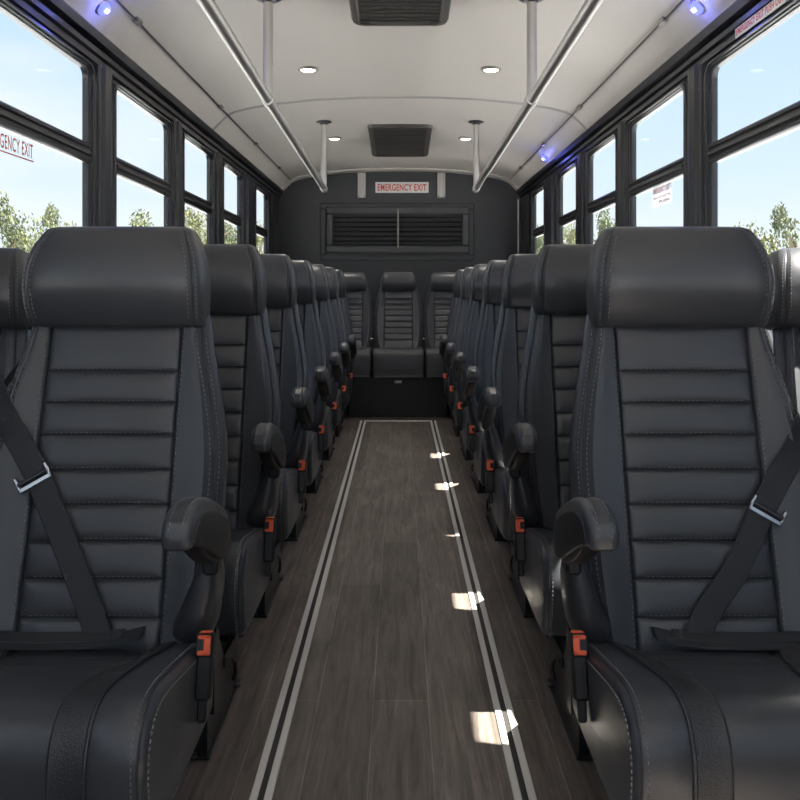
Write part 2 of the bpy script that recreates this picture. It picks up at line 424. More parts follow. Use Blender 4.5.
# ------------------------------------------------------------------ seats
def vf0(h): return -.155 + .293*(h - .283)
WT = [(.22, .185), (.283, .200), (.36, .213), (.45, .222), (.56, .227), (.635, .226), (.734, .210), (.82, .190), (.88, .179), (.91, .170)]
def bw(h): return smooth_interp(WT, h)
QS = [.345, .4097, .474, .537, .599, .662, .7215, .782]
PU = .130
def front(u, h):
    """depth of the backrest's front face"""
    a = abs(u); w = bw(h) - .020
    v = vf0(h)
    if a <= PU:
        edge = [.262] + QS + [.89]
        for lo, hi in zip(edge, edge[1:]):
            if lo <= h <= hi:
                t = (h - lo)/(hi - lo); d = min(h - lo, hi - h)
                v -= .0065*(1 - abs(2*t - 1)**3)*(1 - (a/PU)**8)
                v += .0035*math.exp(-(d/.0026)**2)
                break
        v += .004*(1 - (a/PU)**2)*.6
        v += .006*math.exp(-((PU - a)/.0025)**2)
    else:
        v += .006*math.exp(-((a - PU)/.0025)**2)
        t = (a - PU)/max(.02, w - PU)
        v -= .013*sstep(0, 1.0, t)*sstep(.24, .36, h)*(1 - .55*sstep(.72, .88, h)) + .004
        v += .016*sstep(.72, 1.0, t)**2
    return v
def fn(u, h):
    e = .002
    du = (front(u+e, h) - front(u-e, h))/(2*e); dh = (front(u, h+e) - front(u, h-e))/(2*e)
    return Vector((du, -1, dh)).normalized()

def backrest_mb():
    mb = MB()
    hs = {.232, .245, .262, .30, .905, .895, .88, .86}
    for q in QS: hs |= {round(q + d, 5) for d in (-.022, -.014, -.008, -.0045, -.002, 0, .002, .0045, .008, .014, .022, .031)}
    hs |= {.80, .815, .83, .845}
    hs = sorted(hs); hs = [h for i, h in enumerate(hs) if i == 0 or h - hs[i-1] > .0012]
    pu = [0, .035, .07, .10, .115, .122, .126, .128, .130, .132, .1345, .139]
    rings = []
    for h in hs:
        w = bw(h); wf = w - .020; T = lerp(.12, .066, (h - .23)/.68)
        half = pu + [lerp(.139, wf, t) for t in (.2, .4, .6, .8, .92, 1.0)]
        ve = front(wf, h)
        pos = [(u, front(u, h)) for u in half]
        pos += [(wf + .0035, ve + .0055), (wf + .007, ve + .004)]
        pos += [(wf + .020*math.sin(a) , ve + .004 + .028*(1 - math.cos(a))) for a in (.75, 1.05, 1.35, PI/2)]
        vb = vf0(h) + T
        pos += [(w, lerp(ve + .032, vb - .03, .5)), (w - .003, vb - .03), (w - .012, vb - .010), (w - .035, vb), (w*.5, vb + .004)]
        k = .10 if False else 0
        ring = [(-u, v, h) for u, v in reversed(pos[1:])] + [(u, v, h) for u, v in pos]
        rings.append(ring)
    mb.loft(rings, True, True, True)
    return mb
def backrest_stitch(which):
    mb = MB()
    def line(us, hs, lift=.0006, **k):
        pts = [Vector((u, front(u, h), h)) for u, h in zip(us, hs)]; nr = [fn(u, h) for u, h in zip(us, hs)]
        mb.stitch([p + n*lift for p, n in zip(pts, nr)], nr, **k)
    hh = [.27 + .60*i/40 for i in range(41)]
    if which:
        s = which
        line([s*(bw(h) - .0245) for h in hh], hh)
        pts = [Vector((s*(bw(h) - .0085), front(bw(h) - .020, h) + .0062, h)) for h in hh]
        mb.stitch(pts, [Vector((s*.5, -.8, .2))]*41)
    else:
        for s in (-1, 1): line([s*(PU + .0065)]*41, hh)
        for q in QS:
            uu = [-.129 + .258*i/12 for i in range(13)]
            line(uu, [q + .0055]*13, lift=.0002, w=.0012, h=.0007)
    return mb

HT = [(.868, .168), (.873, .173), (.92, .1775), (.955, .178), (.99, .174), (1.02, .166), (1.045, .155), (1.058, .1485), (1.066, .142), (1.070, .128)]
HF = [(.868, .008), (.872, -.003), (.885, -.013), (.915, -.028), (.955, -.036), (.995, -.031), (1.03, -.016), (1.05, .000), (1.062, .014), (1.067, .023), (1.070, .040)]
HB = [(.868, .080), (.878, .084), (.90, .087), (.96, .090), (1.01, .092), (1.04, .092), (1.058, .088), (1.066, .080), (1.070, .065)]
def hr_pt(h, a):
    w = smooth_interp(HT, h); f = smooth_interp(HF, h); b = smooth_interp(HB, h)
    n = 6.5; c, s = math.cos(a), math.sin(a)
    x = w*math.copysign(abs(c)**(2/n), c); y = (f + b)/2 + (b - f)/2*math.copysign(abs(s)**(2/n), s)
    # seam groove near the front corners
    if s < 0:
        d = abs(abs(x)/w - .90)
        y += .004*math.exp(-(d/.012)**2)
        y -= .006*(1 - (x/w)**2)
    return Vector((x, y, h))
def hr_rings():
    hs = [.868, .871, .875, .88, .887, .896, .908, .925, .945, .965, .985, 1.003, 1.02, 1.034, 1.045, 1.053, 1.059, 1.064, 1.068, 1.070]
    angs = []
    for k in range(72): angs.append(2*PI*k/72)
    return [[hr_pt(h, a) for a in angs] for h in hs]
def headrest_mb():
    mb = MB(); mb.loft(hr_rings(), True, True, True); return mb
def headrest_stitch(s):
    mb = MB()
    if 1:
        for frac in (.855, .945):
            pts, nr = [], []
            for i in range(25):
                h = .885 + .165*i/24
                w = smooth_interp(HT, h)
                # find the front angle with this x
                a = -math.acos(min(1, frac**(6.5/2)))
                p = hr_pt(h, a); p.x *= s
                pts.append(p + Vector((0, -.0008, 0))); nr.append(Vector((s*.25, -1, .0)))
            mb.stitch(pts, nr)
    return mb

CP = smooth_closed([(-.075, .280), (-.14, .294), (-.22, .312), (-.31, .330), (-.39, .344), (-.445, .347), (-.485, .333), (-.508, .300), (-.514, .250), (-.508, .195), (-.49, .158), (-.44, .148), (-.32, .145), (-.20, .145), (-.10, .150), (-.075, .175), (-.068, .23)], 5)
CU = .215
def cush_bump(u, i, p):
    v, h = p; a = abs(u); top = sstep(.17, .29, h)*sstep(-.072, -.09, v)
    d = 0
    if top:
        d += .010*sstep(.115, .16, a)*1
        if a < .115:
            for q in (-.15, -.205, -.26, -.315):
                d -= .006*math.exp(-((v - q)/.007)**2)
        d -= .004*math.exp(-((a - .118)/.004)**2)
    return d*top
def cushion_mb():
    mb = MB()
    us = []
    for a in (.0, .04, .08, .105, .112, .1155, .118, .1205, .125, .135, .15, .165, .18):
        us += [a, -a] if a else [0]
    mb.slab(CP, -CU, CU, .020, 5, cush_bump, sorted(us))
    return mb
def cush_surface(u, i):
    n = len(CP); a = Vector(CP[i-1]); b = Vector(CP[(i+1) % n]); d = (b - a).normalized()
    area = sum(CP[k][0]*CP[(k+1) % n][1] - CP[(k+1) % n][0]*CP[k][1] for k in range(n)); sg = 1 if area > 0 else -1
    nn = Vector((d.y, -d.x))*sg
    q = Vector(CP[i]) + nn*cush_bump(u, i, CP[i])
    return Vector((u, q.x, q.y)), Vector((0, nn.x, nn.y))
def band_mb(s):
    mb = MB(); rings = []
    for i in range(0, 44):
        t = sstep(-.08, -.46, CP[i][0])
        uc = lerp(.152, .105, t); w = lerp(.030, .056, t)/2
        p, n = cush_surface(uc, i)
        row = []
        for k, lift in ((-1, -.004), (-1, .0035), (-.88, .0052), (-.78, .0035), (0, .0045), (.78, .0035), (.88, .0052), (1, .0035), (1, -.004)):
            pp, _ = cush_surface(uc + k*w, i)
            pp = pp + n*lift; row.append((s*pp.x, pp.y, pp.z))
        rings.append(row)
    mb.loft(rings, True, True, True); return mb
def cushion_stitch(s):
    mb = MB()
    n = len(CP); idx = list(range(2, 62))
    if 1:
        # along the rim of the side face
        pts, nr, pts2, nr2 = [], [], [], []
        for i in idx:
            p, nn = cush_surface(s*.196, i); pts.append(p + nn*.0004); nr.append(nn)
            q, nn = cush_surface(s*.2148, i)
            q = q - nn*.0165; pts2.append(q + Vector((s*.0006, 0, 0))); nr2.append(Vector((s, 0, 0)) + nn*.3)
        mb.stitch(pts, nr); mb.stitch(pts2, nr2)
    return mb
def cushion_piping(s):
    mb = MB(); pts = []
    for i in range(1, 62):
        p, nn = cush_surface(s*.2035, i); pts.append(p - nn*.0022)
    mb.tube(pts, .0022, 6); return mb

# armrest: outline in (v, h)
AR = smooth_closed([(-.462, .578), (-.461, .592), (-.452, .608), (-.428, .620), (-.385, .622), (-.31, .607), (-.235, .580), (-.190, .556), (-.182, .530), (-.205, .520), (-.30, .548), (-.365, .558), (-.42, .561), (-.455, .566)], 4)
AP = smooth_closed([(-.440, .580), (-.425, .596), (-.39, .602), (-.33, .592), (-.26, .569), (-.205, .545), (-.180, .522), (-.182, .492), (-.205, .480), (-.25, .490), (-.30, .512), (-.35, .536), (-.40, .556), (-.435, .568)], 4)
def armrest_mb():
    mb = MB(); mb.slab(AR, .218, .264, .014, 5, None, [.232, .25]); return mb
def arm_plate_mb():
    mb = MB(); mb.slab(AP, .2555, .2665, .004, 3); return mb
def arm_core_mb():
    mb = MB()
    mb.slab(smooth_closed([(-.36, .560), (-.28, .560), (-.20, .545), (-.175, .520), (-.182, .488), (-.21, .472), (-.25, .482), (-.30, .505), (-.35, .535)], 3), .222, .2556, .005, 3)
    mb.bbox((.226, -.235, .455), (.254, -.195, .485), .006)
    mb.bbox((.226, -.20, .485), (.250, -.085, .535), .010)
    return mb
def arm_stitch():
    mb = MB(); n = len(AR)
    for u in (.231, .2505):
        pts, nr = [], []
        for i in range(2, 30):
            a = Vector(AR[i-1]); b = Vector(AR[(i+1) % n]); d = (b - a).normalized(); nn = Vector((d.y, -d.x))
            c = Vector(AR[i]); 
            if (c - Vector((-.33, .58))).dot(nn) < 0: nn = -nn
            q = c + nn*.0006
            pts.append((u, q.x, q.y)); nr.append((0, nn.x, nn.y))
        mb.stitch(pts, nr)
    return mb
def gusset_mb():
    mb = MB(); rings = []
    # soft vinyl boot between the armrest joint and the seat: (h, u0, u1, v_front, v_back)
    for h, u0, u1, vfr, vb in ((.505, .217, .233, -.150, -.115), (.475, .208, .235, -.158, -.09), (.445, .197, .236, -.166, -.07), (.410, .184, .236, -.172, -.05), (.375, .170, .234, -.176, -.04), (.345, .156, .230, -.176, -.04), (.325, .150, .224, -.168, -.04), (.300, .152, .214, -.150, -.05)):
        uc, vc = (u0 + u1)/2, (vfr + vb)/2; a, b = (u1 - u0)/2, (vb - vfr)/2
        ring = []
        for k in range(24):
            t = 2*PI*k/24
            rr = 1 + .035*math.sin(5*t + h*60)
            ring.append((uc + a*math.copysign(abs(math.cos(t))**.7, math.cos(t))*rr, vc + b*math.copysign(abs(math.sin(t))**.7, math.sin(t))*rr, h))
        rings.append(ring)
    mb.loft(rings, True, True, True); return mb
def buckle_case_mb():
    mb = MB()
    R = Matrix.Translation((.2265, -.205, .302)) @ Matrix.Rotation(math.radians(-16), 4, 'X') @ Matrix.Scale(.88, 4)
    mb.bbox((-.016, -.016, -.075), (.016, .016, .020), .006, R)
    mb.bbox((-.0165, -.022, .005), (.0165, -.012, .049), .003, R)
    mb.bbox((-.0165, -.014, .0), (.0165, .014, .049), .004, R)
    mb.bbox((-.010, -.006, -.115), (.008, .006, -.07), .004, R)
    return mb
def buckle_button_mb():
    mb = MB()
    R = Matrix.Translation((.2265, -.205, .302)) @ Matrix.Rotation(math.radians(-16), 4, 'X') @ Matrix.Scale(.88, 4)
    mb.bbox((-.0120, -.0255, .009), (.0135, -.020, .018), .002, R)
    mb.bbox((-.0120, -.0255, .038), (.0135, -.020, .046), .002, R)
    mb.bbox((.0, -.0255, .009), (.0135, -.020, .046), .002, R)
    mb.bbox((-.0120, -.0245, .016), (.001, -.0222, .040), .001, R) if False else None
    mb.bbox((-.012, -.012, .047), (.012, .012, .0515), .002, R)
    return mb
LH = {0: .590, 1: .533}      # height of the latch on the left and right seats
def belt_mb(rt):
    mb = MB()
    pts, nr, sd = [], [], []
    # shoulder run: over the window-side bolster and down across the backrest
    run = [(-.224, .775), (-.222, .745), (-.185, .688), (-.150, .640), (-.117, .592), (-.085, .535), (-.050, .470), (-.018, .410), (.010, .355), (.030, .312)]
    if rt: run = [(u, h - .057*sstep(.33, .52, h)) for u, h in run]
    D = []
    for i, (u, h) in enumerate(run):
        w = bw(h)
        uu = max(-w + .022, u) if i > 1 else u
        v = min(front(uu, h), vf0(h) - .012) - .005
        if i == 0: v = front(-w + .02, h) + .075
        if i == 1: v = front(-w + .02, h) + .012
        D.append(Vector((u, v, h)))
    for i, p in enumerate(D):
        d = (D[min(i+1, len(D)-1)] - D[max(i-1, 0)]).normalized()
        n = Vector((0, -1, .25)) if i > 1 else Vector((-.8, -.6, .2))
        s = d.cross(n).normalized(); n = s.cross(d).normalized()
        if n.y > 0: n = -n
        pts.append(p); nr.append(n); sd.append(s)
    mb.ribbon(pts, nr, sd, .047, .0016)
    return mb
def lap_mb():
    mb = MB()
    pts, nr, sd = [], [], []
    run = [(-.212, -.150, .300), (-.17, -.172, .318), (-.08, -.175, .317), (.02, -.172, .318), (.07, -.170, .322), (.105, -.165, .330)]
    for i, (u, v, h) in enumerate(run):
        pts.append(Vector((u, v, h))); nr.append(Vector((0, -.45, 1))); sd.append(Vector((0, 1, .30)))
    mb.ribbon(pts, nr, sd, .038, .003)
    pts = [Vector((u, v + .006, h + .006)) for u, v, h in run[:5]]
    mb.ribbon(pts, nr[:5], sd[:5], .030, .0022)
    return mb
def latch_mb(rt):
    mb = MB()
    u, h = -.124, LH[rt]; v = min(front(u, h), vf0(h) - .012) - .0085
    d = Vector((.034, 0, -.060)).normalized()
    ang = math.atan2(-d.x, -d.z)
    n = Vector((0, -1, .25)).normalized(); s = Vector((d.z*-1, 0, d.x)).normalized(); s = d.cross(n).normalized(); dd = n.cross(s).normalized()
    M = Matrix((( s.x, dd.x, n.x, u), (s.y, dd.y, n.y, v), (s.z, dd.z, n.z, h), (0, 0, 0, 1)))
    a, b = .034, .016; t = .0045
    mb.bbox((-a, b - .010, -.002), (a, b, .003), .002, M)
    mb.bbox((-a, -b, -.002), (-a + .007, b, .003), .002, M); mb.bbox((a - .007, -b, -.002), (a, b, .003), .002, M)
    return mb
def roller_mb(rt):
    mb = MB()
    u, h = -.124, LH[rt]; v = min(front(u, h), vf0(h) - .012) - .0085
    d = Vector((.034, 0, -.060)).normalized(); n = Vector((0, -1, .25)).normalized(); s = d.cross(n).normalized(); dd = n.cross(s).normalized()
    c = Vector((u, v, h)) + n*.002
    mb.tube([c - s*.030 - dd*.0, c + s*.030], .0042, 10); return mb
def prism(mb, prof, u0, u1):
    n = len(prof)
    mb.loft([[(u0, v, h) for v, h in prof], [(u1, v, h) for v, h in prof]], True, True, True)
def pedestal_mb():
    mb = MB()
    prism(mb, [(.035, .004), (.36, .004), (.36, .120), (.20, .132), (.12, .235), (.035, .235)], .168, .176)
    prism(mb, [(.035, .004), (.36, .004), (.36, .120), (.20, .132), (.12, .235), (.035, .235)], -.176, -.168)
    mb.bbox((-.17, .035, .004), (.17, .045, .22), .002)
    mb.bbox((.130, .020, 0), (.184, .37, .006), .002); mb.bbox((-.184, .020, 0), (-.130, .37, .006), .002)
    return mb
def seat_frame_mb():
    mb = MB()
    for u in (-.15, .15):
        mb.bbox((u - .014, -.43, .118), (u + .014, .06, .146), .003)
    for v in (-.40, -.12, .04):
        mb.bbox((-.15, v - .012, .120), (.15, v + .012, .144), .003)
    mb.bbox((-.17, -.045, .10), (.17, .035, .235), .006)
    prism(mb, [(-.075, .14), (-.03, .14), (-.03, .28), (-.05, .30), (-.075, .27)], .205, .214) 
    return mb
def front_leg_mb(u):
    mb = MB(); mb.tube([(u, -.20, .125), (u, -.11, .03), (u, -.085, .008)], .011, 10)
    mb.bbox((u - .016, -.115, 0), (u + .016, -.05, .007), .002); return mb
def lever_mb():
    mb = MB(); mb.tube([(.178, .20, .118), (.183, .24, .112), (.186, .27, .09), (.186, .28, .065), (.183, .275, .045)], .0045, 8)
    mb.lathe([(.0, -.003), (.012, -.003), (.012, .004), (.0, .004)], (.178, .20, .118), 'x', 12); return mb
def bolt_mb():
    mb = MB()
    mb.lathe([(.0, 0), (.009, 0), (.009, .004), (.006, .006), (0, .006)], (0, 0, 0), 'z', 12); return mb

def side_meshes(flip):
    def M(mb, name, m, ang=38):
        return (mb.mirror() if flip else mb).mesh(name, m, ang)
    d = {}
    d['headrest'] = M(headrest_mb(), 'headrest', LEATHER); d['headrest_stitch'] = [M(m_, 'stitching', THREAD) for q in (-1, 1) for m_ in headrest_stitch(q).seams()]
    d['backrest'] = M(backrest_mb(), 'backrest', LEATHER, 50); d['backrest_stitch'] = [M(m_, 'stitching', THREAD) for q in (-1, 0, 1) for m_ in backrest_stitch(q).seams()]
    d['cushion'] = M(cushion_mb(), 'cushion', LEATHER, 45); d['cushion_stitch'] = [M(m_, 'stitching', THREAD) for q in (-1, 1) for m_ in cushion_stitch(q).seams()]
    d['band_a'] = M(band_mb(1), 'trim_band', LEATHER_BAND); d['band_b'] = M(band_mb(-1), 'trim_band', LEATHER_BAND)
    d['pipe_a'] = M(cushion_piping(1), 'piping', LEATHER_BAND)
    d['armrest'] = M(armrest_mb(), 'armrest', LEATHER); d['arm_plate'] = M(arm_plate_mb(), 'side_plate', PLASTIC)
    d['arm_core'] = M(arm_core_mb(), 'armrest_bracket', PLASTIC); d['arm_stitch'] = [M(m_, 'stitching', THREAD) for m_ in arm_stitch().seams()]
    d['gusset'] = M(gusset_mb(), 'vinyl_boot', LEATHER_SMOOTH)
    d['buckle'] = M(buckle_case_mb(), 'belt_buckle', PLASTIC); d['button'] = M(buckle_button_mb(), 'release_button', RED)
    d['belt'] = M(belt_mb(int(flip)), 'shoulder_belt', WEB); d['lap'] = M(lap_mb(), 'lap_belt', WEB); d['roller'] = M(roller_mb(int(flip)), 'roller_bar', BOLT); d['latch'] = M(latch_mb(int(flip)), 'latch_plate', CHROME)
    d['pedestal'] = M(pedestal_mb(), 'pedestal', BLACK_METAL, 25); d['frame'] = M(seat_frame_mb(), 'seat_frame', BLACK_METAL, 25)
    d['leg_a'] = M(front_leg_mb(.125), 'front_leg', BLACK_METAL); d['leg_b'] = M(front_leg_mb(-.125), 'front_leg', BLACK_METAL)
    d['lever'] = M(lever_mb(), 'recline_lever', BLACK_METAL); d['bolt'] = M(bolt_mb(), 'bolt', BOLT)
    return d

def make_seat(D, sgn, aisle=True):
    """sgn = +1 when the aisle lies on the seat's +x side"""
    t = empty('bus_seat', (0, 0, 0))
    h = link('headrest', D['headrest'], t)
    for q in D['headrest_stitch']: link('stitching', q, h)
    b = link('backrest', D['backrest'], t)
    for q in D['backrest_stitch']: link('stitching', q, b)
    c = link('cushion', D['cushion'], t)
    for q in D['cushion_stitch']: link('stitching', q, c)
    link('piping', D['pipe_a'], c)
    link('trim_band', D['band_a'], c); link('trim_band', D['band_b'], c)
    link('seat_frame', D['frame'], t)
    p = link('pedestal', D['pedestal'], t)
    for bx, by in ((.150, .026), (.180, .33)):
        o = link('bolt', D['bolt'], p); o.location = (sgn*bx, by, .006)
    link('front_leg', D['leg_a'], t); link('front_leg', D['leg_b'], t)
    if aisle:
        a = link('armrest', D['armrest'], t); [link('stitching', q, a) for q in D['arm_stitch']]
        link('side_plate', D['arm_plate'], a); link('armrest_bracket', D['arm_core'], a)
        link('vinyl_boot', D['gusset'], t)
        k = link('belt_buckle', D['buckle'], t); bt = link('release_button', D['button'], k); bt['label'] = 'red release button'
        sb = link('shoulder_belt', D['belt'], t); link('roller_bar', D['roller'], sb); lt = link('latch_plate', D['latch'], sb); lt['label'] = 'silver latch plate'
        link('lap_belt', D['lap'], t)
        link('recline_lever', D['lever'], t)
    else:
        R = Matrix.Translation((0, .075, .0)) @ Matrix.Translation((0, -.12, .28)) @ Matrix.Rotation(math.radians(-9), 4, 'X') @ Matrix.Translation((0, .12, -.28))
        h.matrix_local = R @ Matrix.Translation((0, 0, 1.070)) @ Matrix.Diagonal((.95, 1, .90, 1)) @ Matrix.Translation((0, 0, -1.070)); b.matrix_local = R @ Matrix.Diagonal((.84, 1, 1, 1))
        for q in t.children:
            if q not in (h, b): q.scale = (.84, 1, 1)
    return t

ORD = ['front', 'second', 'third', 'fourth', 'fifth', 'sixth', 'seventh']
DL, DR = side_meshes(False), side_meshes(True)
PITCH, Y1 = .74, 1.70
SEATX, WINX = .565, .985
for side, sgn, D, x0 in (('left', 1, DL, -SEATX), ('right', -1, DR, SEATX - .006)):
    proto = make_seat(D, sgn)
    if sgn < 0:      # the right-hand cushions sit a little nearer the aisle
        for q in proto.children:
            if not q.name.startswith(('headrest', 'backrest', 'shoulder_belt', 'lap_belt')): q.location.x = -.022
    for k in range(7):
        o = proto if k == 0 else copy_tree(proto)
        o.location = (x0, Y1 + PITCH*k, 0)
        if k == 0: lab = 'large black leather front seat %s of the aisle, silver belt latch on its backrest' % side
        elif k == 6: lab = 'black leather aisle seat farthest back in the %s row, just before the rear bench' % side
        else: lab = 'black leather aisle seat with armrest, %s from the front in the %s row' % (ORD[k], side)
        tag(o, lab, 'seat', 'aisle seats on the %s' % side)
    w = make_seat(D, sgn, aisle=False)
    for k in range(2):
        o = w if k == 0 else copy_tree(w)
        o.location = (math.copysign(WINX, x0), Y1 + PITCH*k, 0)
        if k == 0: lab = 'reclined black leather window seat beside the front %s aisle seat, cut by the picture edge' % side
        else: lab = 'reclined black leather window seat by the %s wall, behind the front window seat' % side
        tag(o, lab, 'seat', 'window seats on the %s' % side)

# ------------------------------------------------------------------ rear bench
BZ = 6.19
mb = MB()
bp = [(-.37, BZ + .03), (.338, BZ + .03), (.338, BZ + .34), (1.0, BZ + .34), (1.0, BZ + .52), (-1.0, BZ + .52), (-1.0, BZ + .34), (-.37, BZ + .34)]
mb.loft([[(x, y, 0) for x, y in bp], [(x, y, .290) for x, y in bp]], True, True, True)
base = mb.build('bench_base', PLASTIC); tag(base, 'black box base under the rear bench seats, reaching down to the floor', 'bench base')
mb = MB(); mb.bbox((-.040, BZ + .018, .248), (.012, BZ + .0305, .268), .002); o = mb.build('latch', STEEL, base); o['label'] = 'small steel latch'
def rear_cushion_mb():
    mb = MB()
    P = smooth_closed([(0, .31), (0, .44), (.012, .478), (.05, .495), (.30, .485), (.47, .475), (.48, .40), (.47, .30), (.20, .292), (.02, .292)], 4)
    mb.slab(P, -.185, .185, .016, 4, None, [-.1, 0, .1]); return mb
rc = rear_cushion_mb().mesh('cushion', LEATHER, 45)
RP = [('second rear bench seat from the left window, partly behind the left row', -.395), ('middle seat of the rear bench, facing straight down the aisle', -.012), ('second rear bench seat from the right window, partly behind the right row', .371)]
rs = empty('rear_bench_seat', (0, BZ, 0))
SX, SZ = .82, .715
b = link('backrest', DL['backrest'], rs); [link('stitching', q, b) for q in DL['backrest_stitch']]
h = link('headrest', DL['headrest'], rs); [link('stitching', q, h) for q in DL['headrest_stitch']]
for o, k in ((b, .838), (h, .77)):
    o.scale = (k, 1, SZ); o.location = (0, .48, 1.058 - 1.070*SZ)
link('cushion', rc, rs)
for i, (lab, x) in enumerate(RP):
    o = rs if i == 0 else copy_tree(rs)
    o.location = (x, BZ, 0); tag(o, lab, 'seat', 'rear bench seats')
# belt buckle stalks at the bench crease
for i, (x, lab) in enumerate(((-.215, 'pale buckle tip between the left and middle rear bench seats'), (.180, 'pale buckle tip between the middle and right rear bench seats'))):
    mb = MB(); mb.bbox((-.012, -.008, 0), (.012, .008, .050), .003); mb.bbox((-.005, -.004, -.06), (.005, .004, .002), .001)
    o = mb.build('belt_buckle', PLASTIC); o.location = (x, BZ + .36, .497)
    mb = MB(); mb.bbox((-.010, -.007, .046), (.010, .007, .056), .002); q = mb.build('buckle_tip', CHROME, o); q['label'] = 'pale buckle tip'
    tag(o, lab, 'seat belt buckle', 'rear belt buckles')

# ------------------------------------------------------------------ rear wall fittings
PXR = ZR/F
def RX(px): return (px - 400)*PXR
def RZ(py): return EYE + (286 - py)*PXR
t = empty('air_vent', (RX(397), ZR, RZ(232)), 'wide charcoal louvred air vent panel on the rear wall', 'vent')
tx, tz = t.location.x, t.location.z
def rect_frame(mb, x0, x1, z0, z1, w, y0, y1, r=.004):
    mb.bbox((x0, y0, z0), (x1, y1, z0 + w), r); mb.bbox((x0, y0, z1 - w), (x1, y1, z1), r)
    mb.bbox((x0, y0, z0 + w), (x0 + w, y1, z1 - w), r); mb.bbox((x1 - w, y0, z0 + w), (x1, y1, z1 - w), r)
def L(px): return RX(px) - tx
def Z(py): return RZ(py) - tz
mb = MB(); rect_frame(mb, L(320.5), L(474), Z(260.5), Z(203.5), .055, -.022, 0, .006); mb.build('outer_frame', WALL, t)
mb = MB(); rect_frame(mb, L(326), L(469), Z(253), Z(207), .072, -.045, 0, .010); mb.build('inner_frame', LOUVRE, t)
mb = MB(); mb.box((L(330), -.006, Z(249)), (L(466), -.002, Z(210))); mb.build('shade_sheet', LOUVRE_SHADE, t)  # black sheet painted in for the unlit depth between the slats
for i in range(7):
    z = lerp(Z(243.6), Z(215.5), i/6)
    mb = MB(); M = Matrix.Translation((0, -.022, z)) @ Matrix.Rotation(math.radians(-38), 4, 'X')
    mb.bbox((L(332), -.020, -.003), (L(463), .020, .003), .001, M); mb.build('slat', LOUVRE, t)
mb = MB(); mb.bbox((L(397.3), -.052, Z(248)), (L(398.7), -.03, Z(209)), .002); o = mb.build('mullion', LAMP_RING, t)

def text_mesh(txt, name, m, w, h, parent=None, bold=.0):
    cu = bpy.data.curves.new(name, 'FONT'); cu.body = txt; cu.extrude = .0; cu.offset = bold; cu.space_character = 1.10; cu.align_x = 'CENTER'; cu.align_y = 'CENTER'
    to = bpy.data.objects.new(name, cu); C.objects.link(to)
    bpy.context.view_layer.update()
    me = bpy.data.meshes.new_from_object(to.evaluated_get(bpy.context.evaluated_depsgraph_get()))
    bpy.data.objects.remove(to); bpy.data.curves.remove(cu)
    xs = [v.co.x for v in me.vertices]; ys = [v.co.y for v in me.vertices]
    cx, cy = (min(xs)+max(xs))/2, (min(ys)+max(ys))/2; sx = w/(max(xs)-min(xs)); sy = h/(max(ys)-min(ys))
    for v in me.vertices: v.co = ((v.co.x-cx)*sx, (v.co.y-cy)*sy, 0)
    me.materials.clear(); me.materials.append(m); me.name = name
    return link(name, me, parent)

sg = empty('exit_sign', (RX(402), ZR, RZ(187.5)), 'white EMERGENCY EXIT sign with red capitals above the louvred vent', 'sign')
mb = MB(); mb.bbox((-.262, -.008, -.053), (.262, 0, .053), .002); mb.build('sign_plate', SIGN_WHITE, sg)
o = text_mesh('EMERGENCY EXIT', 'lettering', SIGN_RED, .480, .068, sg, .026); o.rotation_euler = (PI/2, 0, 0); o.location = (0, -.0090, 0)
mb = MB(); rect_frame(mb, -.255, .255, -.047, .047, .003, -.0088, -.008, .0002); mb.build('sign_border', SIGN_WHITE, sg)
for x, lab in ((361.7, 'left of the EMERGENCY EXIT sign'), (441.3, 'right of the EMERGENCY EXIT sign')):
    t = empty('wall_bracket', (RX(x), ZR, RZ(185)), 'short upright steel bracket on the rear wall, ' + lab, 'bracket', 'rear wall brackets')
    mb = MB(); mb.bbox((-.040, -.020, -.128), (.040, 0, .118), .004); mb.bbox((-.018, -.032, -.128), (.018, -.018, .118), .005); mb.build('plate', STEEL, t)
    for s in (-1, 1):
        mb = MB(); mb.lathe([(0, -.024), (.006, -.024), (.006, -.019), (0, -.019)], (s*.029, 0, -.112), 'y', 10); mb.build('screw', BOLT, t)

